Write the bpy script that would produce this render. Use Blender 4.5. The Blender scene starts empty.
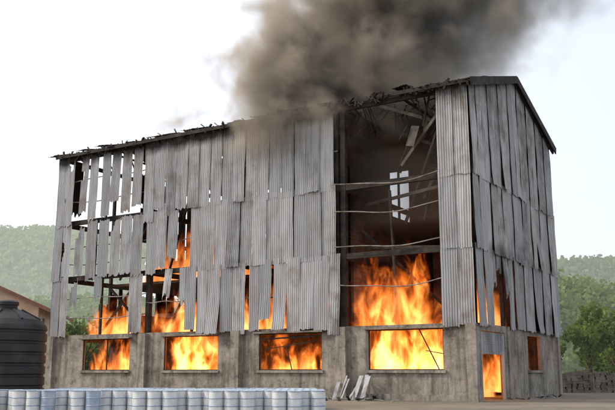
import bpy, math, random
from mathutils import Vector, Matrix, noise as mnoise
random.seed(7)
R=random.random
def U(a,b): return a+(b-a)*random.random()
sc=bpy.context.scene
COL=sc.collection

# ------------------------------------------------------------------ helpers
class MB:
    def __init__(s): s.v=[];s.f=[];s.c=[];s.m=[]
    def vert(s,p,c=(0,0,0,1)):
        s.v.append(tuple(p)); s.c.append(c); return len(s.v)-1
    def face(s,idx,m=0): s.f.append(idx); s.m.append(m)
    def box(s,x0,x1,y0,y1,z0,z1,m=0,c=(0,0.5,0,1)):
        x0,x1=min(x0,x1),max(x0,x1); y0,y1=min(y0,y1),max(y0,y1)
        b=[s.vert(p,c) for p in [(x0,y0,z0),(x1,y0,z0),(x1,y1,z0),(x0,y1,z0),(x0,y0,z1),(x1,y0,z1),(x1,y1,z1),(x0,y1,z1)]]
        for q in [(0,3,2,1),(4,5,6,7),(0,1,5,4),(1,2,6,5),(2,3,7,6),(3,0,4,7)]:
            s.face([b[i] for i in q],m)
    def beam(s,p,q,w=0.1,h=None,m=0,c=(0,0.5,0,1)):
        p=Vector(p);q=Vector(q);d=(q-p).normalized(); h=h or w
        up=Vector((0,0,1)) if abs(d.z)<0.95 else Vector((0,1,0))
        a=d.cross(up).normalized()*w/2; b=a.cross(d).normalized()*h/2
        vs=[]
        for o in (p,q):
            for sa,sb in ((-1,-1),(1,-1),(1,1),(-1,1)):
                vs.append(s.vert(o+a*sa+b*sb,c))
        for q4 in [(0,1,2,3),(7,6,5,4),(0,4,5,1),(1,5,6,2),(2,6,7,3),(3,7,4,0)]:
            s.face([vs[i] for i in q4],m)
    def tube(s,pts,r=0.04,n=6,m=0,c=(0,0.5,0,1)):
        rings=[]
        for i,p in enumerate(pts):
            p=Vector(p); d=(Vector(pts[min(i+1,len(pts)-1)])-Vector(pts[max(i-1,0)])).normalized()
            up=Vector((0,0,1)) if abs(d.z)<0.9 else Vector((0,1,0))
            a=d.cross(up).normalized(); b=a.cross(d)
            rings.append([s.vert(p+(a*math.cos(t)+b*math.sin(t))*r,c) for t in [k*2*math.pi/n for k in range(n)]])
        for i in range(len(rings)-1):
            for k in range(n):
                s.face([rings[i][k],rings[i][(k+1)%n],rings[i+1][(k+1)%n],rings[i+1][k]],m)
    def lathe(s,prof,n=24,m=0,c=(0,0.5,0,1),cen=(0,0,0),mats=None):
        rings=[]
        for (r,z) in prof:
            if r<1e-5: rings.append([s.vert((cen[0],cen[1],cen[2]+z),c)])
            else: rings.append([s.vert((cen[0]+r*math.cos(2*math.pi*k/n),cen[1]+r*math.sin(2*math.pi*k/n),cen[2]+z),c) for k in range(n)])
        for i in range(len(rings)-1):
            A,B=rings[i],rings[i+1]; mm=mats[i] if mats else m
            for k in range(n):
                if len(A)==1 and len(B)==1: continue
                if len(A)==1: s.face([A[0],B[(k+1)%n],B[k]][::-1],mm)
                elif len(B)==1: s.face([A[k],A[(k+1)%n],B[0]],mm)
                else: s.face([A[k],A[(k+1)%n],B[(k+1)%n],B[k]],mm)
    def obj(s,name,mats,parent=None,smooth=False,loc=None):
        me=bpy.data.meshes.new(name); me.from_pydata(s.v,[],s.f)
        for m in mats: me.materials.append(m)
        me.polygons.foreach_set('material_index',s.m)
        if smooth: me.polygons.foreach_set('use_smooth',[True]*len(s.f))
        ca=me.color_attributes.new('col','FLOAT_COLOR','POINT')
        flat=[]
        for c in s.c: flat.extend(c)
        ca.data.foreach_set('color',flat)
        me.update()
        o=bpy.data.objects.new(name,me); COL.objects.link(o)
        if parent: o.parent=parent
        if loc: o.location=loc
        return o

class NT:
    def __init__(s,name,world=None):
        if world: s.m=world; s.m.use_nodes=True
        else:
            s.m=bpy.data.materials.new(name); s.m.use_nodes=True
        s.t=s.m.node_tree; s.t.nodes.clear()
    def n(s,typ,**k):
        nd=s.t.nodes.new(typ)
        for a,b in k.items(): setattr(nd,a,b)
        return nd
    def l(s,a,b): s.t.links.new(a,b)
    def setin(s,sock,v):
        if hasattr(v,'is_output') or isinstance(v,bpy.types.NodeSocket): s.l(v,sock)
        else: sock.default_value=v
    def math(s,op,a,b=None,c=None,clamp=False):
        nd=s.n('ShaderNodeMath',operation=op,use_clamp=clamp)
        s.setin(nd.inputs[0],a)
        if b is not None: s.setin(nd.inputs[1],b)
        if c is not None: s.setin(nd.inputs[2],c)
        return nd.outputs[0]
    def mapr(s,v,a,b,c=0.0,d=1.0,smooth=False):
        nd=s.n('ShaderNodeMapRange'); nd.clamp=True
        if smooth: nd.interpolation_type='SMOOTHSTEP'
        s.setin(nd.inputs[0],v)
        for i,x in enumerate((a,b,c,d)): s.setin(nd.inputs[i+1],x)
        return nd.outputs[0]
    def mix(s,f,a,b,bt='MIX'):
        nd=s.n('ShaderNodeMix',data_type='RGBA',blend_type=bt)
        s.setin(nd.inputs[0],f); s.setin(nd.inputs[6],a); s.setin(nd.inputs[7],b)
        return nd.outputs[2]
    def noise(s,vec,scale,detail=3,rough=0.55,dist=0.0):
        nd=s.n('ShaderNodeTexNoise'); s.l(vec,nd.inputs['Vector'])
        nd.inputs['Scale'].default_value=scale; nd.inputs['Detail'].default_value=detail
        nd.inputs['Roughness'].default_value=rough; nd.inputs['Distortion'].default_value=dist
        return nd.outputs[0]
    def coord(s,which='Object',scale=None,loc=None):
        tc=s.n('ShaderNodeTexCoord'); o=tc.outputs[which]
        if scale or loc:
            mp=s.n('ShaderNodeMapping'); s.l(o,mp.inputs[0])
            if scale: mp.inputs['Scale'].default_value=scale
            if loc: mp.inputs['Location'].default_value=loc
            o=mp.outputs[0]
        return o
    def ramp(s,f,stops):
        nd=s.n('ShaderNodeValToRGB'); s.setin(nd.inputs[0],f); e=nd.color_ramp.elements
        while len(e)<len(stops): e.new(0.5)
        for i,(p,c) in enumerate(stops): e[i].position=p; e[i].color=(*c,1)
        return nd.outputs[0]
    def bsdf(s,col,rough=0.8,metal=0.0,bump=None,bstr=0.3,bdist=0.05,spec=0.3):
        b=s.n('ShaderNodeBsdfPrincipled'); s.setin(b.inputs['Base Color'],col)
        s.setin(b.inputs['Roughness'],rough); s.setin(b.inputs['Metallic'],metal)
        b.inputs['Specular IOR Level'].default_value=spec
        if bump is not None:
            bp=s.n('ShaderNodeBump'); bp.inputs['Strength'].default_value=bstr; bp.inputs['Distance'].default_value=bdist
            s.l(bump,bp.inputs['Height']); s.l(bp.outputs[0],b.inputs['Normal'])
        o=s.n('ShaderNodeOutputMaterial'); s.l(b.outputs[0],o.inputs[0]); return b

def C4(r,g,b): return (r,g,b,1)

# ------------------------------------------------------------------ materials
def m_sheet():
    t=NT('corrugated_sheet'); a=t.n('ShaderNodeAttribute',attribute_name='col')
    sep=t.n('ShaderNodeSeparateColor'); t.l(a.outputs['Color'],sep.inputs[0])
    soot,rnd,rust=sep.outputs
    co=t.coord('Object'); st=t.coord('Object',scale=(2.2,2.2,0.18))
    n1=t.noise(co,0.8,6,0.65); n2=t.noise(st,2.0,5,0.6); n3=t.noise(co,9,4,0.6); n4=t.noise(t.coord('Object',scale=(1,1,.5)),.33,3,.6)
    base=t.mix(rnd,C4(.31,.315,.33),C4(.47,.47,.475))
    base=t.mix(t.mapr(n2,.43,.70,0,.6),base,C4(.19,.17,.155))
    base=t.mix(t.math('MULTIPLY',rust,t.mapr(n1,.42,.67,0,.75)),base,C4(.21,.145,.10))
    base=t.mix(t.mapr(n3,.55,.75,0,.3),base,C4(.5,.495,.49))
    s=t.math('ADD',soot,t.math('MULTIPLY',t.math('SUBTRACT',n1,.5),.9))
    s=t.math('ADD',s,t.math('MULTIPLY',t.math('SUBTRACT',n2,.5),.5))
    s=t.math('ADD',s,t.math('MULTIPLY',t.math('SUBTRACT',n4,.5),1.2))
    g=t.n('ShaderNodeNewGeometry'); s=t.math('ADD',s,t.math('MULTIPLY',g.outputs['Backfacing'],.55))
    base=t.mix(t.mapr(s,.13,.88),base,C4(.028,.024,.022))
    t.bsdf(base,.75,.05,n3,.2,.02); return t.m
def m_concrete(name='burnt_concrete',a=(.35,.31,.265),b=(.19,.165,.135),so=.6):
    t=NT(name); co=t.coord(); n1=t.noise(co,.5,6,.65); n2=t.noise(co,7,5,.6); st=t.noise(t.coord(scale=(1.5,1.5,.15)),2.2,4); n5=t.noise(co,1.7,6,.7)
    c=t.mix(t.mapr(n1,.35,.65),C4(*a),C4(*b)); c=t.mix(t.mapr(n2,.45,.7,0,.4),c,C4(*[x*.6 for x in b]))
    c=t.mix(t.mapr(n5,.54,.64,0,.5),c,C4(.40,.36,.31)); c=t.mix(t.mapr(n5,.46,.34,0,.7),c,C4(.09,.07,.055))
    c=t.mix(t.mapr(st,.48,.68,0,so),c,C4(.05,.043,.036))
    at=t.n('ShaderNodeAttribute',attribute_name='col'); sep=t.n('ShaderNodeSeparateColor'); t.l(at.outputs['Color'],sep.inputs[0])
    s=t.math('ADD',sep.outputs[0],t.math('MULTIPLY',t.math('SUBTRACT',n1,.5),1.2))
    c=t.mix(t.mapr(s,.2,.9),c,C4(.02,.018,.016))
    t.bsdf(c,.9,0,n5,.6,.05); return t.m
def m_char(name='charred_steel',c0=(.016,.014,.013),c1=(.06,.046,.037)):
    t=NT(name); co=t.coord(); n=t.noise(co,1.5,6,.65); n2=t.noise(co,14,4)
    t.bsdf(t.mix(t.mapr(n,.4,.7),C4(*c0),C4(*c1)),.85,0,n2,.4,.02); return t.m
def m_simple(name,c0,c1,scale=2,rough=.8,metal=0,bs=.3,detail=5,lo=.35,hi=.65):
    t=NT(name); co=t.coord(); n=t.noise(co,scale,detail,.6); n2=t.noise(co,scale*7,4)
    t.bsdf(t.mix(t.mapr(n,lo,hi),C4(*c0),C4(*c1)),rough,metal,n2,bs,.03); return t.m
def m_brick():
    t=NT('scorched_brick'); co=t.coord('Object')
    b=t.n('ShaderNodeTexBrick'); mp=t.n('ShaderNodeMapping'); t.l(co,mp.inputs[0]); mp.inputs['Rotation'].default_value=(math.radians(90),0,0)
    t.l(mp.outputs[0],b.inputs[0]); b.inputs['Scale'].default_value=2.0
    b.inputs['Color1'].default_value=C4(.30,.13,.07); b.inputs['Color2'].default_value=C4(.22,.10,.06); b.inputs['Mortar'].default_value=C4(.2,.17,.14)
    n=t.noise(co,.7,5); c=t.mix(t.mapr(n,.35,.65,0,.85),b.outputs[0],C4(.04,.03,.025))
    sp=t.n('ShaderNodeSeparateXYZ'); t.l(co,sp.inputs[0]); c=t.mix(t.mapr(sp.outputs[2],8,12,0,.8),c,C4(.02,.016,.014))
    t.bsdf(c,.9); return t.m
M_sheet=m_sheet(); M_conc=m_concrete(); M_char=m_char(); M_brick=m_brick()
M_girt=m_simple('scorched_girt',(.34,.31,.28),(.13,.09,.07),1.5,.7)
M_int=m_char('interior_soot',(.03,.024,.02),(.12,.08,.05))

# ------------------------------------------------------------------ building
ROT=math.radians(-31.54)
bld=bpy.data.objects.new('burning_warehouse',None); COL.objects.link(bld)
bld.location=(9.35,45.7,0); bld.rotation_euler=(0,0,ROT)
LEN,WID,EAVE,RISE=34.1,17.2,18.4,2.75
cols=[0.3,8.5,16.4,24.5,33.8]
Z1,Z2,Z3=4.3,8.6,12.95
def roofz(t): return EAVE+RISE*(1-abs(t-WID/2)/(WID/2))
def wall_with_openings(mb,fn,a0,a1,z0,z1,ops):
    ops=sorted(ops); cur=a0
    for (b0,b1,w0,w1) in ops:
        if b0>cur: fn(cur,b0,z0,z1)
        if w0>z0: fn(b0,b1,z0,w0)
        if w1<z1: fn(b0,b1,w1,z1)
        cur=b1
    if cur<a1: fn(cur,a1,z0,z1)
wm=MB()
front_ops=[(2.05,6.8,1.7,4.05),(10.0,14.7,1.7,4.0),(18.0,22.7,1.7,4.0),(25.9,30.6,1.7,3.95)]
def split_box(a,b,c,d):
    k=c
    while k<d-1e-6:
        e=min(d,k+.3)
        s0=.0+max(0,(k-2.6)/1.7)*.42
        wm.box(-a,-b,0.1,0.35,k,e,0,(s0,.5,0,1)); k=e
wall_with_openings(wm,split_box,0.35,LEN-.35,0,Z1,front_ops)
right_ops=[(0.9,5.0,0.0,3.9),(9.6,12.6,1.7,3.9)]
wall_with_openings(wm,lambda a,b,c,d:wm.box(-0.1,-0.35,a,b,c,d,0,(.12,.5,0,1)),0.35,WID-.35,0,Z1,right_ops)
wall_with_openings(wm,lambda a,b,c,d:wm.box(-LEN+.1,-LEN+.35,a,b,c,d,0),0.35,WID-.35,0,Z1,[(3,7,1.7,3.9),(10,14,1.7,3.9)])
wall_with_openings(wm,lambda a,b,c,d:wm.box(-a,-b,WID-.35,WID-.1,c,d,0),0.35,LEN-.35,0,Z1,[])
for i,s in enumerate(cols):
    for t in (0.3,WID/2,WID-.3):
        if i in(1,2,3) and abs(t-WID/2)<1: continue
        w=.34 if 0<i<4 else .3
        y0=t-w-(.22 if t<1 else 0); y1=t+.3
        wm.box(-s-w,-s+w,y0,y1,0,Z1-.05 if t<1 else Z1+.001,0,(-.25,.5,0,1))
wm.box(0.0,-.6,5.4,8.2,0.002,Z1-.003,0,(.1,.5,0,1))
for (b0,b1,w0,w1) in front_ops:
    wm.box(-b0+.15,-b1-.15,-.06,.1,w0-.16,w0-.002,0,(-.3,.5,0,1))
    wm.box(-b0+.2,-b1-.2,-.25,.1,w1+.004,w1+.1,0,(.35,.5,0,1))
wm.box(-.66,-8.1,-.08,.1,0,.35,0); wm.box(-8.9,-16,-.08,.1,0,.35,0); wm.box(-16.8,-24.1,-.08,.1,0,.35,0); wm.box(-24.9,-33.4,-.08,.1,0,.35,0)
wm.box(.06,-.35,9.4,12.8,1.55,1.695,0)
wm.obj('ground_storey_walls',[M_conc],bld)
fl=MB()
fl.box(-.4,-LEN+.4,.4,WID-.4,Z1-.2,Z1-.004,0,(.6,.5,0,1))
fl.box(-24.9,-33.4,5,WID-.4,Z2-.2,Z2,0)
fl.box(-9,-24,5,WID-.4,Z2-.2,Z2,0)
fl.box(-4.4,-LEN+.4,6.0,6.2,0.01,Z1-.21,0)
fl.box(-4.2,-4.4,6.0,WID-.5,0.01,Z1-.21,0)
fl.obj('floor_slab',[M_int],bld)
fr=MB()
for z,h in ((Z2,.35),(Z3,.35),(EAVE-.25,.3)):
    for t in (.35,WID-.35): fr.beam((-.2,t,z),(-LEN+.2,t,z),.22,h)
    for s in (.35,LEN-.35): fr.beam((-s,.2,z+.003),(-s,WID-.2,z+.003),.22,h)
    for s in cols[1:4]:
        if z<EAVE-1: fr.beam((-s,.2,z-.01),(-s,WID-.2,z-.01),.2,h)
for s in cols:
    for t in (.38,WID-.38): fr.beam((-s,t,Z1),(-s,t,EAVE),.34,.34)
fr.beam((-8.95,.3,Z1),(-8.95,.3,EAVE),.3,.3)
for t in (WID/3,2*WID/3):
    for s in (.4,LEN-.4): fr.beam((-s,t,Z1),(-s,t,roofz(t)-.3),.22)
for s in (4.4,12.4,20.5,29.2,31.6,27):
    fr.beam((-s,WID-.38,Z1),(-s,WID-.38,EAVE),.16)
for s in (12.4,20.5,29.2):
    fr.beam((-s,.36,Z1),(-s,.36,EAVE),.16)
for s in cols+[4.4,12.4,20.5,29.2]:
    fr.beam((-s,.1,EAVE-.05),(-s,WID/2,EAVE+RISE-.1),.16,.2)
    fr.beam((-s,WID/2,EAVE+RISE-.1),(-s,WID-.1,EAVE-.05),.16,.2)
    fr.beam((-s,.2,EAVE-.2),(-s,WID-.2,EAVE-.2),.12,.14)
    for k in range(1,6):
        t=WID*k/6; tt=t-WID/12*(1 if k<3.5 else -1); fr.beam((-s,t,EAVE-.2),(-s,tt,roofz(tt)-.15),.09)
for k in range(0,11):
    t=.1+(WID-.2)*k/10
    fr.beam((-.1,t,roofz(t)-.05),(-LEN+.1,t,roofz(t)-.05),.1,.12)
for a,b in [((-22,1.5,14),(-25,3,9)),((-26,2,13),(-31,4,8.8)),((-21,1,8.4),(-24,2,4.5)),((-8,1.5,10.5),(-3.2,4.5,5.2)),((-27,2,8.5),(-32,3,4.4)),((-26,1.2,5),(-30,1.6,8.2))]:
    fr.beam(a,b,.13,.16)
fr.obj('steel_frame',[M_char],bld)
fm=MB()
for a,b in [((-2.2,2,17.6),(-6.0,4,11.0)),((-7.8,5,18),(-1.2,3,14.6)),((-1.5,1.4,16.2),(-6.8,2.2,18.6)),((-3.5,6,19),(-4.4,3.5,11)),
            ((-1.0,1,15.2),(-3.6,2.4,18.3)),((-1.8,.9,17.5),(-5.0,1.5,14.2)),((-1.8,2.9,16.5),(-4.0,2.5,12.2)),
            ((-8.2,3,9.5),(-2,3.4,9.1)),((-6,2.6,4.3),(-6.4,2.6,13)),((-2,2,12.8),(-8.3,3,12.3))]:
    fm.beam(a,b,.13,.2)
for k in range(12):
    p=Vector((-U(1.9,5.5),U(.8,3),U(15.2,18))); q=p+Vector((-U(.2,1.4),U(-.4,.6),-U(.8,2.0)))
    fm.beam(p,q,U(.2,.6),.02)
fm.obj('fallen_rafters',[m_simple('ash_steel',(.05,.042,.035),(.15,.125,.105),1.2)],bld)
br=MB()
br.box(-24.8,-33.4,11.0,11.2,Z1,6.6)
br.box(-8.8,-24.2,9.7,9.9,Z1,8.2)
br.box(-1,-8.2,13.6,13.8,Z1,11.0)
br.box(-8.75,-8.95,2,7.6,Z1,17); br.box(-8.75,-8.95,7.6,11.2,Z1,12.4); br.box(-8.75,-8.95,11.2,16,Z1,17)
br.box(-26.5,-26.7,1,8,Z1,5.7)
br.box(-14,-33.2,9.6,9.8,Z2,10.9)
br.obj('inner_brick_partition',[M_brick],bld)

# --- sheets
sm=MB()
MAPS={'front':lambda a,o,z:(-a,-.02-o,z),'right':lambda a,o,z:(.02+o,a,z),'end':lambda a,o,z:(-LEN-.02-o,a,z),'back':lambda a,o,z:(-a,WID+.02+o,z)}
def sootf(face,a,z):
    n=mnoise.noise(Vector((a*.35,z*.3,{'front':0,'right':7,'end':3,'back':11}[face])))
    if face=='front':
        s=max(0,(z-17.0)/.9)*.9-.02
        s+=max(0,1-abs(a-8.8)/1.0)*.2
        s+=max(0,1-abs(a-22.5)/3)*.15
        if a<2: s=-.08+max(0,(z-16.0)/2)*.7
        for zz in (Z2,Z3): s+=max(0,1-abs(z-zz-.05)/.35)*.16
        s+=max(0,1-(z-Z1)/.5)*.12
        return s+n*.25
    if face=='right':
        tz=(z-Z1)/(roofz(a)-Z1)
        s=.06+max(0,tz-.58)*1.0+max(0,1-abs(a-4.2)/2.5)*max(0,1-(z-Z1)/6)*.5
        for zz in (Z2,Z3): s+=max(0,1-abs(z-zz-.05)/.5)*.2
        return s+n*.3
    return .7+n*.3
def sheet(face,a0,w,z0,z1,ztop=None,out=0.05,tiltx=0.0,skew=0.0,curl=0.0,holes=0.0,rag=.10,ragtop=.05,mb=sm,rust=None):
    n=int(round(w/.1525*6)); rows=max(3,int((z1-z0)/.36)); f=MAPS[face]
    rnd=U(.0,1.0); ru=rust if rust is not None else U(0,1)**1.8; sd=U(0,100); so=random.gauss(0,.06)
    base=len(mb.v); bz=[rag*(mnoise.noise(Vector((i*.12,sd,0)))*1.6) for i in range(n+1)]
    for j in range(rows+1):
        v=j/rows
        for i in range(n+1):
            x=w*i/n
            lo=z0+bz[i]; hi=(z1 if ztop is None else ztop(a0+x))+ragtop*mnoise.noise(Vector((i*.15,sd,9)))
            z=lo+(hi-lo)*v
            a=a0+x+skew*(1-v)
            o=out+.024*math.cos(2*math.pi*x/.1525)+tiltx*(1-v)+curl*(1-v)**3+.05*mnoise.noise(Vector((x*1.2,z*.7,sd)))
            s=sootf(face,a,z)+so
            mb.vert(f(a,o,z),(s,rnd,ru,1))
    for j in range(rows):
        for i in range(n):
            if holes>0:
                h=mnoise.noise(Vector(((a0+w*i/n)*1.1,(z0+(z1-z0)*j/rows)*.55,sd)))
                if h>.55-holes: continue
            p=base+j*(n+1)+i
            mb.face([p,p+1,p+n+2,p+n+1] if face in('right','back') else [p+1,p,p+n+1,p+n+2])
def run(face,a0,a1,z0,z1,p=1.02,gap=.3,**k):
    n=max(1,int(round((a1-a0)/p))); w=(a1-a0)/n
    for i in range(n):
        kk=dict(k)
        zj0=z0-abs(random.gauss(0,.07))
        zt=kk.pop('ztop',None)
        sheet(face,a0+i*w+U(-.03,.03),w+.07-(U(.08,.13) if R()<gap else 0),zj0,z1+U(-.05,.08),ztop=zt,out=.05+.05*(i%2),
              tiltx=max(0,random.gauss(.02,.05)),skew=random.gauss(0,.022),curl=(U(.1,.3) if R()<.1 else 0),holes=kk.pop('holes',0.0),rag=.07,**kk)
TOP=EAVE-.05
run('front',0,1.85,Z3-.15,TOP,gap=0)
run('front',9.0,20.8,Z3-.1,TOP-.1,gap=.5)
for a,w,z0 in [(20.85,1.05,12.9),(21.9,1.02,12.6),(22.95,1.05,13.0),(24.0,.98,12.2)]:
    sheet('front',a,w,z0,TOP-.15,tiltx=U(0,.12),rag=.18,skew=U(-.05,.05))
for a,w,z0,z1,h in [(25.15,.9,13.6,TOP-.4,.03),(26.25,1.0,13.2,TOP-.4,.0),(27.35,.95,14.2,TOP-.4,.05),(28.4,.9,13.0,TOP-.3,.03),(29.7,.9,12.9,TOP-.3,.03),(30.75,.8,13.6,TOP-.3,.06),(32.3,.95,12.7,TOP-.1,.06),(33.25,.9,12.7,TOP,0.0)]:
    sheet('front',a,w,z0,z1,tiltx=U(0,.1),rag=.2,ragtop=.2,holes=h,skew=U(-.05,.05))
run('front',0,1.9,Z2-.1,Z3+.15,rust=.15,gap=0)
run('front',8.85,20.4,Z2-.15,Z3+.2,gap=.35)
sheet('front',21.6,.9,9.4,Z3-.1,rag=.3,tiltx=.12); sheet('front',22.65,.95,Z2+.2,Z3+.5,rag=.2,tiltx=.08); sheet('front',23.6,.95,Z2-.2,Z3,holes=.03,rag=.15)
for a,w,z0,z1,h in [(24.9,1.05,8.4,12.9,.0),(26.0,1.1,8.6,12.9,.03),(27.15,1,8.5,12.7,.06),(28.3,1.05,8.5,12.8,.06),(29.6,1.05,8.4,12.9,.03),(30.9,.95,8.8,12.4,.1),(32.3,.95,8.4,12.9,.05),(33.25,.9,8.4,12.9,.0)]:
    sheet('front',a,w,z0,z1,tiltx=U(0,.1),rag=.15,ragtop=.2,holes=h,skew=U(-.05,.05))
run('front',0,1.9,Z1-.1,Z2+.15,gap=0)
for i,(a,w,z0) in enumerate([(8.55,.78,3.9),(9.35,1.05,4.2),(10.4,1.05,4.3),(11.45,1.0,4.1),(12.5,.95,4.3),(13.62,.9,5.0),(14.55,.85,4.3),(15.7,1.02,4.1),(16.7,1.07,4.3),(17.75,1.05,4.2),(18.8,1.0,4.25),(19.8,.9,4.5)]):
    sheet('front',a,w,z0-.1,Z2+U(.05,.2),out=.06+.05*(i%2),tiltx=U(0,.1),curl=U(.1,.35) if i in(0,4,5,9) else 0,rag=.07,skew=U(-.04,.04))
sheet('front',24.75,1.3,Z1,Z2-.1,rag=.1,holes=.02)
sheet('front',31.35,.8,6.4,Z2,rag=.3,holes=.1); sheet('front',28.8,.8,7.0,Z2,rag=.4,holes=.1)
sheet('front',32.35,.85,Z1-.1,Z2+.1,holes=.03); sheet('front',33.2,.9,Z1-.1,Z2+.1)
sheet('front',22.0,.7,6.9,Z2+.1,rag=.5,holes=.1,tiltx=.25); sheet('front',20.75,.6,6.2,Z2+.1,rag=.4,holes=.05)
run('right',0,WID,Z2-.1,Z3+.15,gap=.5)
run('right',0,2.5,Z1-.1,Z2+.1)
sheet('right',2.6,.8,6.8,Z2+.1,rag=.5); sheet('right',3.5,.9,7.6,Z2+.1,rag=.4,holes=.05); sheet('right',4.6,1,6.2,Z2+.1,rag=.4,tiltx=.2)
run('right',5.7,WID,Z1-.1,Z2+.1,gap=.5)
run('right',0,WID,Z3-.1,EAVE,ztop=lambda a:roofz(min(max(a,0),WID))-.15,gap=.5)
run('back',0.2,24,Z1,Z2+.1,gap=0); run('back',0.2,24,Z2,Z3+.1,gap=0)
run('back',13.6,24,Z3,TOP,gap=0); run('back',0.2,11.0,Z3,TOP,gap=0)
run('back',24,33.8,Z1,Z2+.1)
for a,z0,z1 in [(.3,Z1,Z2),(1.5,Z3+1,TOP),(3.4,9,Z3+1),(5,Z1,Z2-1.6),(6,Z1,Z2-.6),(8.4,9.2,Z3),(9.4,Z3,TOP+.6),(12.2,Z1,Z2),(13.3,Z1,Z3),(14.6,Z2,TOP),(15.8,Z1,Z3),(10.4,Z2,Z3),(11.4,Z2,Z3+1.5),(12.4,Z2,TOP),(13.5,Z3,TOP),(7.2,Z1,Z2),(15.8,Z3,TOP)]:
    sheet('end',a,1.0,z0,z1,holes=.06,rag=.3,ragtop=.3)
sm.obj('corrugated_cladding',[M_sheet],bld,smooth=True)

rf=MB()
def roof_sheet(s0,w,t0,t1,lift=0.0,rag=.3,hole=0.0,sagE=0.0):
    n=int(w/.1525*4); rows=max(3,int(abs(t1-t0)/.4)); sd=U(0,99); base=len(rf.v); rr=U(0,1)
    for j in range(rows+1):
        v=j/rows
        for i in range(n+1):
            x=w*i/n
            ta=t0+rag*mnoise.noise(Vector((i*.15,sd,1)))*(1-v)
            t=ta+(t1-ta)*v
            z=roofz(t)+.08+lift*(1-v)+.03*math.cos(2*math.pi*x/.1525)+.12*mnoise.noise(Vector((s0+x,t*.6,sd*.02)))-sagE*(1-v)**2
            rf.vert((-(s0+x),t,z),(.85+.2*mnoise.noise(Vector((s0+x,t,3))),rr,.6,1))
    for j in range(rows):
        for i in range(n):
            if hole>0 and mnoise.noise(Vector(((s0+w*i/n)*.6,(t0+(t1-t0)*j/rows)*.6,sd*.1)))>.5-hole: continue
            p=base+j*(n+1)+i; rf.face([p,p+1,p+n+2,p+n+1])
s=-.45
while s<LEN+.3:
    w=1.05
    if 2.0<s<8.6:
        if s<4.8: roof_sheet(s,w+.05,-.5+U(-.1,.3),U(.9,2.0),lift=U(-.1,.5),rag=.5)
        roof_sheet(s,w+.05,6.5+U(-1.5,1.5),WID/2+.1,rag=1.0,hole=.05)
    elif s<=2.0:
        roof_sheet(s,w+.05,-.45,WID/2+.1,lift=U(0,.06))
    else:
        roof_sheet(s,w+.05,-.35+U(-.1,.25),WID/2+.1,lift=U(-.05,.25),rag=.35,hole=.1 if s>24 else 0)
    roof_sheet(s,w+.05,WID+.45,WID/2-.1,hole=0.05 if s>24 else 0)
    s+=w
rf.obj('roof_sheeting',[M_sheet],bld,smooth=True)
db=MB()
for k in range(230):
    s=U(0,LEN) ; t=U(-.45,.2); z=roofz(max(t,0))+U(-.1,.15)
    db.beam((-s,t,z-U(.0,.45)),(-s-U(-.6,.6),t+U(-.1,.1),z+U(-.05,.25)),U(.03,.16),U(.02,.12))
def ez(y): return EAVE+RISE*(1-abs(y-WID/2)/(WID/2))
for y0,y1 in ((-.5,WID/2),(WID/2,WID+.5)):
    db.beam((.42,y0,ez(y0)-.12),(.42,y1,ez(y1)-.12),.08,.5)
    db.beam((.2,y0,ez(y0)-.2),(.2,y1,ez(y1)-.2),.14,.25)
db.beam((.3,-.42,EAVE-.14),(-4.6,-.42,EAVE-.14),.05,.24); db.beam((-9,-.42,EAVE-.14),(-LEN-.1,-.42,EAVE-.14),.05,.24)
for k in range(34):
    s=U(1.9,8.6); z=roofz(.5)-U(0,.5)
    db.beam((-s,U(0,3),z),(-s-U(-.8,.8),U(0,3),z-U(.3,2.2)),U(.03,.12),U(.02,.08))
db.obj('eave_debris',[M_char],bld)
gi=MB()
def sag(s0,s1,z,d,r,t=-.02):
    pts=[]; ph=U(0,6)
    for i in range(25):
        v=i/24; pts.append((-(s0+(s1-s0)*v),t+.12*math.sin(ph+v*4),z-d*4*v*(1-v)+.06*math.sin(ph+v*9)))
    gi.tube(pts,r)
for z,d in ((13.2,.35),(11.4,.3),(9.2,.2),(6.9,.35)): sag(1.7,8.9,z,d,.035)
for z in (15.6,10.8,6.5): sag(20.4,24.6,z,.1,.035,.15)
for z in (16.3,14.6,11.0,9.7,7.1,5.6): sag(24.5,34,z,.08,.035,.15)
for z in (15.4,10.7,6.4): sag(8.8,20.5,z,.02,.05,.2)
gi.obj('sagging_girts',[M_girt],bld,smooth=True)
wf=MB()
for k,(b0,b1,w0,w1) in enumerate(front_ops):
    for zz in (w0+.03,w1-.03): wf.beam((-b0,.2,zz),(-b1,.2,zz),.06,.06)
    for s in (b0+.03,b1-.03): wf.beam((-s,.2,w0+.062),(-s,.2,w1-.062),.06)
    if k==1:
        wf.beam((-b0-.4,.18,w1-.5),(-b1+.5,.1,w1-1.0),.06,.05); wf.beam((-b0-.1,.15,w1-.2),(-b1+.2,.12,w1-.35),.05,.1); wf.beam((-12.2,.15,w0),(-12.6,.1,w1-.8),.05)
    if k==3: wf.beam((-28.2,.2,w0),(-28.2,.2,w1),.08)
    if k==0: wf.beam((-2.4,.3,w0),(-3.6,.28,w1),.06); wf.beam((-2.1,.3,w0+.9),(-3.2,.28,w0+1.1),.05)
wf.beam((-.2,11.1,1.7),(-.2,11.1,3.9),.07)
wf.obj('window_frames',[M_char],bld)
dr=MB()
for k in range(9):
    z=3.85-k*.14; dr.box(-.16,-.2-.02*(k%2),.95,4.95,z-.135,z,0,(.3,.5,.3,1))
dr.box(-.15,-.3,.9,1.1,0,3.85,0); dr.box(-.15,-.3,4.8,5.0,0,3.85,0)
dr.obj('roller_shutter',[M_sheet],bld)

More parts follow.
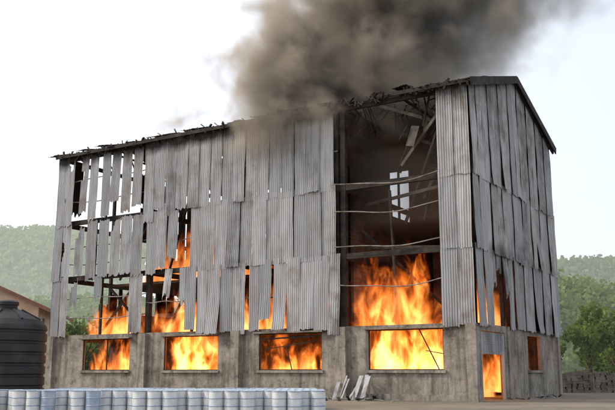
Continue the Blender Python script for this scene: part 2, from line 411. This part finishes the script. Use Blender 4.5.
# ------------------------------------------------------------------ fire
def flame_mat(name,dims,strength,height=.7,seed=0.0,thr=.42,step=.9):
    t=NT(name); tc=t.coord('Object')
    mp=t.n('ShaderNodeMapping'); t.l(tc,mp.inputs[0]); mp.inputs['Scale'].default_value=(dims[0]*.5,dims[1]*.5,dims[2]*.5*.42); mp.inputs['Location'].default_value=(seed,seed*1.3,seed*.7)
    n1=t.noise(mp.outputs[0],1.05,3.0,.6,1.1)
    sep=t.n('ShaderNodeSeparateXYZ'); t.l(tc,sep.inputs[0]); x,y,z=sep.outputs
    h=t.mapr(z,-1,1,0,1)
    edge=t.math('MULTIPLY',t.mapr(t.math('ABSOLUTE',x),.6,1.0,1,0,True),t.mapr(t.math('ABSOLUTE',y),.6,1.0,1,0,True))
    val=t.math('SUBTRACT',n1,t.math('MULTIPLY',t.math('POWER',h,1.3),height*.45))
    val=t.math('SUBTRACT',val,t.math('MULTIPLY',t.math('SUBTRACT',1.0,edge),.25))
    val=t.math('MULTIPLY',t.mapr(val,thr-.04,thr+.17,0,1),t.math('MINIMUM',1.0,t.math('MULTIPLY',edge,4.0)))
    e=t.n('ShaderNodeEmission')
    col=t.ramp(val,[(0,(1,.09,.008)),(.5,(1,.23,.026)),(1,(1,.45,.13))])
    t.l(col,e.inputs[0]); t.l(t.math('MULTIPLY',t.math('POWER',val,1.6),strength),e.inputs[1])
    ab=t.n('ShaderNodeVolumeAbsorption'); ab.inputs[0].default_value=C4(.3,.15,.1); t.l(t.math('MULTIPLY',val,.6),ab.inputs[1])
    ad=t.n('ShaderNodeAddShader'); t.l(e.outputs[0],ad.inputs[0]); t.l(ab.outputs[0],ad.inputs[1])
    o=t.n('ShaderNodeOutputMaterial'); t.l(ad.outputs[0],o.inputs['Volume'])
    t.m.cycles.volume_step_rate=step
    return t.m
def fire(s0,s1,t0,t1,z0,z1,strength,**k):
    dims=(s1-s0,t1-t0,z1-z0)
    mb=MB(); mb.box(-1,1,-1,1,-1,1); o=mb.obj('fire',[flame_mat('flame',dims,strength,**k)])
    c=Matrix.Rotation(ROT,4,'Z') @ Vector((-(s0+s1)/2,(t0+t1)/2,(z0+z1)/2))
    o.location=Vector((9.35,45.7,0))+c
    o.rotation_euler=(0,0,ROT); o.scale=(dims[0]/2,dims[1]/2,dims[2]/2)
fire(.9,8.4,.6,3.4,.6,4.08,7,height=.25,seed=3,thr=.40)
fire(8.9,16.0,.6,3.0,.3,4.08,5.5,height=.5,seed=9,thr=.44)
fire(16.8,24,.6,3.2,.6,4.08,7,height=.25,seed=15,thr=.41)
fire(25,31.8,.6,3.2,.3,4.08,5,height=.45,seed=21,thr=.41)
fire(3.3,9.4,1.2,4.6,4.31,10.6,3.6,height=.72,seed=28,thr=.45,step=.6)
fire(1.0,5.0,3.5,6.0,4.31,7.4,2.0,height=.6,seed=71,thr=.44)
fire(9.6,20,1,4,4.31,8.4,3,height=.7,seed=33,thr=.42)
fire(20.2,25,.8,4,4.31,8.6,2.6,height=.8,seed=41,thr=.41)
fire(25.2,33,1.2,4,4.31,8.0,2.6,height=.85,seed=47,thr=.41)
fire(17.5,32.5,5.2,9.2,Z2+.02,13.2,1.3,height=.6,seed=66,thr=.40)
fire(.7,3.8,7.0,14.5,.3,4.0,3,height=.6,seed=52,thr=.42)
fire(1.0,3.4,3.0,6.8,.1,2.9,1.6,height=.9,seed=91,thr=.42)
fire(.6,3.0,2.0,8.5,4.31,8.0,2.0,height=.7,seed=83,thr=.41)

# ------------------------------------------------------------------ smoke
def smoke():
    t=NT('smoke_volume'); co=t.coord('Object')
    sep=t.n('ShaderNodeSeparateXYZ'); t.l(co,sep.inputs[0]); x,y,z=sep.outputs
    h=t.mapr(z,17,42,0,1)
    cx=t.math('ADD',1.3,t.math('MULTIPLY',h,18))
    cy=t.math('ADD',55.6,t.math('MULTIPLY',h,-2.0))
    rx=t.math('ADD',8.6,t.math('MULTIPLY',h,9.5)); ry=t.math('ADD',6.0,t.math('MULTIPLY',h,3.0))
    dx=t.math('DIVIDE',t.math('SUBTRACT',x,cx),rx); dy=t.math('DIVIDE',t.math('SUBTRACT',y,cy),ry)
    d=t.math('SQRT',t.math('ADD',t.math('MULTIPLY',dx,dx),t.math('MULTIPLY',dy,dy)))
    n=t.noise(co,.24,5.0,.58,.15)
    val=t.math('ADD',t.math('SUBTRACT',1.12,d),t.math('MULTIPLY',t.math('SUBTRACT',n,.5),2.6))
    thin=t.mapr(dx,-.3,1.0,1,.18)
    thin=t.math('MULTIPLY',thin,t.mapr(h,0,.6,1.0,.55))
    dens=t.math('MULTIPLY',t.math('MULTIPLY',t.mapr(val,.12,.65,0,1,True),thin),1.1)
    dens=t.math('MULTIPLY',dens,t.mapr(z,15.5,18.5,0,1))
    p=t.n('ShaderNodeVolumePrincipled'); p.inputs['Color'].default_value=C4(.90,.76,.60); p.inputs['Anisotropy'].default_value=.0
    t.l(dens,p.inputs['Density'])
    o=t.n('ShaderNodeOutputMaterial'); t.l(p.outputs[0],o.inputs['Volume'])
    t.m.cycles.volume_step_rate=.35
    mb=MB()
    lo=[(-12,48.5),(12,48.5),(12,63),(-12,63)]; hi=[(-3,44),(36,44),(36,63),(-3,63)]
    a=[mb.vert((p[0],p[1],15.5)) for p in lo]; b=[mb.vert((p[0],p[1],40)) for p in hi]
    mb.face(a[::-1]); mb.face(b)
    for i in range(4): mb.face([a[i],a[(i+1)%4],b[(i+1)%4],b[i]])
    mb.obj('smoke_plume',[t.m])
smoke()
def inner_smoke():
    t=NT('interior_smoke'); p=t.n('ShaderNodeVolumePrincipled'); p.inputs['Color'].default_value=C4(.45,.37,.30); p.inputs['Density'].default_value=.12
    o=t.n('ShaderNodeOutputMaterial'); t.l(p.outputs[0],o.inputs['Volume'])
    mb=MB(); mb.box(-.6,-8.3,1.0,12,10.65,15.4)
    mb.obj('interior_smoke',[t.m],bld)
inner_smoke()

# ------------------------------------------------------------------ ground
def ground():
    t=NT('dirt_ground'); co=t.coord(); n=t.noise(co,.12,6,.65); n2=t.noise(co,2.5,5,.6)
    c=t.mix(t.mapr(n,.4,.6),C4(.25,.21,.16),C4(.15,.13,.10)); c=t.mix(t.mapr(n2,.5,.7,0,.6),c,C4(.10,.08,.065))
    t.bsdf(c,.95,0,n2,.6,.08)
    mb=MB()
    def h(x,y): return .12*mnoise.noise(Vector((x*.05,y*.05,0))) if (abs(x)>40 or y>90 or y<20) else 0
    xs=[-2500,-1200,-600,-300]+[-150+ i*5 for i in range(61)]+[300,600,1200,2500]
    ys=[-300,-100]+[0+i*5 for i in range(50)]+[400,800,1600,2600]
    for yy in ys:
        for xx in xs: mb.vert((xx,yy,h(xx,yy)))
    w=len(xs)
    for j in range(len(ys)-1):
        for i in range(w-1): mb.face([j*w+i,j*w+i+1,(j+1)*w+i+1,(j+1)*w+i])
    mb.obj('ground',[t.m],smooth=True)
ground()

# ------------------------------------------------------------------ hills & vegetation
def fol_mat(name,a,b,c,haze_glow=0.0):
    t=NT(name); at=t.n('ShaderNodeAttribute',attribute_name='col'); sep=t.n('ShaderNodeSeparateColor'); t.l(at.outputs['Color'],sep.inputs[0])
    n=t.noise(t.coord(),.05,4)
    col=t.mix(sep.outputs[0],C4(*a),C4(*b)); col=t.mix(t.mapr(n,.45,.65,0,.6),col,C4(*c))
    b_=t.n('ShaderNodeBsdfDiffuse'); t.l(col,b_.inputs[0]); tr=t.n('ShaderNodeBsdfTranslucent'); t.l(col,tr.inputs[0])
    mx=t.n('ShaderNodeMixShader'); mx.inputs[0].default_value=.4; t.l(b_.outputs[0],mx.inputs[1]); t.l(tr.outputs[0],mx.inputs[2])
    out=mx.outputs[0]
    if haze_glow>0:  # pale emission on the foliage surface itself stands in for distance haze
        em=t.n('ShaderNodeEmission'); em.inputs[0].default_value=C4(.92,.97,.90); em.inputs[1].default_value=haze_glow
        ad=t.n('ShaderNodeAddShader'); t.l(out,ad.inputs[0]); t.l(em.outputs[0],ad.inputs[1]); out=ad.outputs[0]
    o=t.n('ShaderNodeOutputMaterial'); t.l(out,o.inputs[0]); return t.m
def leaf(mb,p,s,c):
    a=Vector((random.gauss(0,1),random.gauss(0,1),random.gauss(0,1))).normalized()
    b=a.cross(Vector((random.gauss(0,1),random.gauss(0,1),random.gauss(0,1)))).normalized()
    v=[mb.vert(p+a*s*x+b*s*y,(c,0,0,1)) for x,y in ((-.5,-.35),(.5,-.5),(.6,.4),(-.3,.5))]
    mb.face(v)
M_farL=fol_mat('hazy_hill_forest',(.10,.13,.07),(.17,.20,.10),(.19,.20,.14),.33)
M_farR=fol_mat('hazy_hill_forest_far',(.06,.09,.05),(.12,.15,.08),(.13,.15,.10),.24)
M_fol=fol_mat('tree_foliage',(.04,.075,.02),(.16,.22,.05),(.11,.14,.04),.015)
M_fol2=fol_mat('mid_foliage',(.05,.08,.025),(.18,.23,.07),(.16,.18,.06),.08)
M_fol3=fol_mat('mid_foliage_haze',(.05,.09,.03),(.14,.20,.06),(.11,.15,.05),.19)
M_bark=m_simple('bark',(.08,.06,.045),(.14,.11,.08),3)
def hill(name,x0,x1,yb,depth,prof,mat,nl,ls,per=26,crown=(3,6)):
    mb=MB(); nx=140; ny=26
    def H(x,y):
        v=(y-yb)/depth; base=prof(x)*(math.sin(min(1,v*1.15)*math.pi/2))
        return base+(base/60)*5*mnoise.noise(Vector((x*.012,y*.012,1)))
    for j in range(ny+1):
        for i in range(nx+1):
            x=x0+(x1-x0)*i/nx; y=yb+depth*j/ny
            mb.vert((x,y,H(x,y)-.5+1.5*mnoise.noise(Vector((x*.08,y*.08,4)))),(.3,0,0,1))
    for j in range(ny):
        for i in range(nx):
            p=j*(nx+1)+i; mb.face([p,p+1,p+nx+2,p+nx+1])
    for k in range(nl):
        x=U(x0,x1); y=yb+depth*R()*.98
        z=H(x,y); cr=U(*crown); cc=R()
        for q in range(per):
            d=Vector((random.gauss(0,1),random.gauss(0,1),random.gauss(0,.8))).normalized()*cr*U(.5,1)
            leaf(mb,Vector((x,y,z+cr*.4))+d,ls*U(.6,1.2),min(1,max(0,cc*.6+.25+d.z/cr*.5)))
    mb.obj(name,[mat])
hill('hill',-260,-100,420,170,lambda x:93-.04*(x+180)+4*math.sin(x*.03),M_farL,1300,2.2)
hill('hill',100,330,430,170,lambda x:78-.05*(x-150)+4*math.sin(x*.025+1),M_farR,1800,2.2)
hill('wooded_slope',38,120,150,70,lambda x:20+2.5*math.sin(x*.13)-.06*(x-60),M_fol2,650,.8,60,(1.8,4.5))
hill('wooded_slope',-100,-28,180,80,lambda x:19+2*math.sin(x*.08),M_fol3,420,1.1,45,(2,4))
def trees():
    mb=MB()
    for k in range(40):
        if k<28: x=U(28,62); y=U(84,116)
        else: x=U(-60,-24); y=U(95,120)
        hgt=U(4.5,9.0)
        mb.tube([(x,y,0),(x+U(-.2,.2),y,hgt*.3),(x+U(-.5,.5),y,hgt*.7)],.18,6,1)
        for b in range(4): mb.beam((x,y,hgt*.35),(x+U(-2,2),y+U(-2,2),hgt*.75),.1,m=1)
        cl=[Vector((x+random.gauss(0,1.5),y+random.gauss(0,1.3),hgt*U(.4,.95))) for _ in range(9)]
        tone=U(0,.5)
        for c in cl:
            rr=U(.9,1.6)
            for q in range(130):
                d=Vector((random.gauss(0,1),random.gauss(0,1),random.gauss(0,.8))).normalized()*rr*U(.5,1.1)
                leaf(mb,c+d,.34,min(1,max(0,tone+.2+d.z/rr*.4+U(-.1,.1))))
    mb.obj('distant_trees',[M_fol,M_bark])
trees()
def bushes():
    mb=MB()
    for k in range(110):
        x=U(24,64); y=U(72,82) if k<60 else U(100,140); rr=U(.6,1.4)*(1 if k<60 else 1.7); tone=U(0,.5)
        for q in range(120):
            d=Vector((random.gauss(0,1),random.gauss(0,1),abs(random.gauss(0,.8)))).normalized()*rr*U(.4,1.1)
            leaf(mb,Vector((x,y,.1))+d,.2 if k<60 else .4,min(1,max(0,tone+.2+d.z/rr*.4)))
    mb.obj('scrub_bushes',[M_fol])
bushes()
def stonewall():
    M=m_simple('field_stone',(.24,.20,.17),(.12,.10,.085),1.6,.95)
    mb=MB(); x=18.5
    while x<50:
        z=0
        while z<1.5+.25*mnoise.noise(Vector((x,0,0))):
            w=U(.3,.6); hh=U(.16,.26)
            mb.box(x+U(-.05,.05),x+w,66+U(-.08,.02),66.5,z,z+hh-.015); z+=hh
        x+=.46
    mb.obj('stone_boundary_wall',[M])
stonewall()

def house():
    e=bpy.data.objects.new('small_house',None); COL.objects.link(e); e.location=(-31.6,86,0); e.rotation_euler=(0,0,math.radians(98)); e.scale=(1.1,1.2,1.22)
    Mw=m_simple('house_plaster',(.66,.52,.40),(.52,.38,.28),.8,.9); Mr=m_simple('roof_tiles',(.20,.10,.07),(.30,.16,.11),1.2,.9)
    mb=MB()
    wall_with_openings(mb,lambda a,b,c,d:mb.box(a,b,-4,-3.8,c,d),-7,7,0,3.3,[(-5,-3.6,1,2.4),(-1,.4,1,2.4),(3,4.4,1,2.4)])
    wall_with_openings(mb,lambda a,b,c,d:mb.box(a,b,-4,-3.8,c,d),-7,7,3.3,6.6,[(-5,-3.6,4.2,5.6),(-1,.4,4.2,5.6),(3,4.4,4.2,5.6)])
    mb.box(-7,-6.8,-3.8,4,0,6.6); mb.box(6.8,7,-3.8,4,0,6.6); mb.box(-6.8,6.8,3.8,4,0,6.6)
    for sx in (-7,7):
        a=[mb.vert((sx,-4,6.6)),mb.vert((sx,4,6.6)),mb.vert((sx,0,8.2))]; mb.face(a)
    mb.obj('walls',[Mw],e)
    r=MB()
    for sg in (-1,1):
        v=[r.vert((-7.6,sg*4.9,6.2)),r.vert((7.6,sg*4.9,6.2)),r.vert((7.6,0,8.35)),r.vert((-7.6,0,8.35))]
        r.face(v); v2=[r.vert((p[0],p[1],p[2]-.3)) for p in r.v[-4:]]; r.face(v2[::-1])
        for i in range(4): r.face([v[i],v[(i+1)%4],v2[(i+1)%4],v2[i]])
    r.obj('roof',[Mr],e)
    w=MB(); f=MB()
    for z in (1,4.2):
        for a in (-5,-1,3):
            w.box(a+.01,a+1.39,-3.88,-3.85,z+.01,z+1.39); f.beam((a+.7,-3.93,z+.01),(a+.7,-3.93,z+1.39),.06); f.beam((a,-3.93,z+.7),(a+1.4,-3.93,z+.7),.05)
    w.box(-7.05,-7.02,-1.6,-.2,4.2,5.6); w.box(-7.05,-7.02,-3.3,-2.1,4.2,5.6)
    w.obj('windows',[m_simple('dark_glass',(.03,.035,.04),(.05,.05,.055),1,.15)],e)
    f.obj('window_frames',[Mw],e)
house()

def tank():
    M=m_simple('black_plastic',(.012,.012,.013),(.035,.034,.033),1.2,.5,bs=.1)
    prof=[(0,0),(1.30,0),(1.34,.05)]
    z=.1
    while z<2.5:
        prof+= [(1.34,z),(1.34,z+.2),(1.29,z+.24),(1.29,z+.30),(1.34,z+.34)]; z+=.38
    prof+=[(1.34,2.75),(1.30,2.88),(1.12,3.08),(.85,3.25),(.55,3.40),(.36,3.48),(.33,3.5),(.33,3.6),(.37,3.61),(.37,3.72),(.25,3.78),(0,3.80)]
    mb=MB(); mb.lathe(prof,48)
    for k in range(8):
        a=k*math.pi/4; mb.beam((.5*math.cos(a),.5*math.sin(a),3.44),(1.14*math.cos(a),1.14*math.sin(a),3.09),.07,.06)
    mb.tube([(1.3,-.2,.3),(1.55,-.25,.3),(1.6,-.25,0)],.04)
    o=mb.obj('water_tank',[M],loc=(-13.7,37.6,0)); o.scale=(1.36,1.36,1.27)
tank()

def drums():
    Mb=m_simple('drum_paint',(.56,.58,.60),(.74,.745,.75),3,.5,.1,.05)
    Ml=m_simple('drum_lid',(.55,.62,.70),(.72,.76,.80),4,.45,.1,.05)
    Mblu=m_simple('drum_band',(.27,.34,.45),(.42,.48,.56),3,.45,.1,.05)
    prof=[(0,.02),(.275,.02),(.28,0),(.292,0),(.292,.03),(.282,.04),(.282,.28),(.294,.295),(.294,.315),(.282,.33),(.282,.57),(.294,.585),(.294,.605),(.282,.62),(.282,.84),(.295,.85),(.295,.885),(.283,.885),(.28,.86),(0,.865)]
    mats=[0,0,0,0,0,0,2,2,2,0,2,2,2,0,2,2,2,1,1]
    meshes=[]
    for body in (Mb,Mblu):
        mb=MB(); mb.lathe(prof,28,mats=mats)
        mb.lathe([(.04,.865),(.04,.89),(0,.89)],10,1,cen=(.17,0,0)); mb.lathe([(.025,.865),(.025,.885),(0,.885)],10,1,cen=(-.18,0,0))
        o=mb.obj('steel_drum',[body,Ml,Mblu]); meshes.append(o.data); bpy.data.objects.remove(o)
    for j in range(9):
        for i in range(23):
            x=-13.3+i*.61+U(-.015,.015)+(.3 if j%2 else 0); y=33.6-(x+13)*.10+j*.66+U(-.04,.04)
            if x>1.0-U(0,.5): continue
            if x<-11 and j>2: continue
            if (j==0 and R()<.3) or (j==1 and R()<.12) or (j>5 and R()<.4): continue
            d=bpy.data.objects.new('steel_drum',meshes[1 if R()<.05 else 0]); COL.objects.link(d)
            d.location=(x,y,0); d.rotation_euler=(0,0,U(0,6.28))
drums()

def debris():
    e=MB()
    Rm=Matrix.Rotation(ROT,3,'Z')
    def loc(s,t,z):
        v=Rm@Vector((-s,t,z)); return (v.x+9.35,v.y+45.7,v.z)
    for k in range(9):
        s=U(6.4,9.0); e.beam(loc(s,-U(.8,1.8),0),loc(s+U(-.3,.3),-.34,U(.7,1.5)),U(.1,.4),.03,0,(.2,U(.2,.8),0,1))
    for k in range(60):
        s=U(4,18); t=-U(.3,3.0); e.beam(loc(s,t,U(0,.1)),loc(s+U(-1,1),t+U(-.7,.7),U(.03,.3)),U(.04,.3),.03,k%2,(U(0,.5),R(),.3,1))
    for k in range(16):
        s=-U(.3,1.5); t=U(4,11); e.beam(loc(s,t,U(0,.1)),loc(s+U(-.6,.6),t+U(-1,1),U(.03,.2)),U(.04,.2),.03,k%2,(U(0,.5),R(),.3,1))
    e.obj('fallen_debris',[M_sheet,M_char])
debris()
def pole():
    mb=MB(); mb.tube([(17.9,60,0),(17.9,60,2.2)],.05); mb.tube([(21.5,63,0),(21.5,63,2.0)],.05); mb.tube([(17.9,60,1.9),(19.7,61.5,1.8),(21.5,63,1.8)],.015); mb.obj('wire_fence',[M_girt])
pole()

# ------------------------------------------------------------------ world + sun
w=bpy.data.worlds.new('World'); sc.world=w
t=NT('w',world=w)
sky=t.n('ShaderNodeTexSky'); sky.sky_type='NISHITA'; sky.sun_disc=False
EL,RO=math.radians(38),math.radians(272)
sky.sun_elevation=EL; sky.sun_rotation=RO; sky.dust_density=4; sky.air_density=1.0
b1=t.n('ShaderNodeBackground'); t.l(sky.outputs[0],b1.inputs[0]); b1.inputs[1].default_value=.09
co=t.coord('Generated',scale=(1,1,2.2)); n=t.noise(co,1.6,5,.55,.4)
sx=t.n('ShaderNodeSeparateXYZ'); t.l(t.coord('Generated'),sx.inputs[0])
veil=t.mix(t.mapr(n,.35,.65),C4(.86,.88,.91),C4(1,.985,.965))
veil=t.mix(t.mapr(sx.outputs[0],.05,.45,0,.5),veil,C4(.62,.70,.80))
b2=t.n('ShaderNodeBackground'); t.l(veil,b2.inputs[0]); b2.inputs[1].default_value=.9
ad=t.n('ShaderNodeAddShader'); t.l(b1.outputs[0],ad.inputs[0]); t.l(b2.outputs[0],ad.inputs[1])
o=t.n('ShaderNodeOutputWorld'); t.l(ad.outputs[0],o.inputs[0])
sd=bpy.data.lights.new('sun','SUN'); sd.energy=2.0; sd.angle=math.radians(3); sd.color=(1,.93,.82)
so=bpy.data.objects.new('sun',sd); COL.objects.link(so)
d=Vector((math.sin(RO)*math.cos(EL),math.cos(RO)*math.cos(EL),math.sin(EL)))
so.rotation_euler=d.to_track_quat('Z','Y').to_euler(); so.location=(-50,0,60)
cd=bpy.data.cameras.new('camera'); cd.sensor_width=36; cd.lens=48.0; cd.clip_end=6000
cam=bpy.data.objects.new('camera',cd); COL.objects.link(cam); cam.location=(0,0,1.6)
cam.rotation_euler=(math.radians(90+11.51),0,0); sc.camera=cam
sc.view_settings.view_transform='Standard'; sc.view_settings.look='None'; sc.view_settings.exposure=0
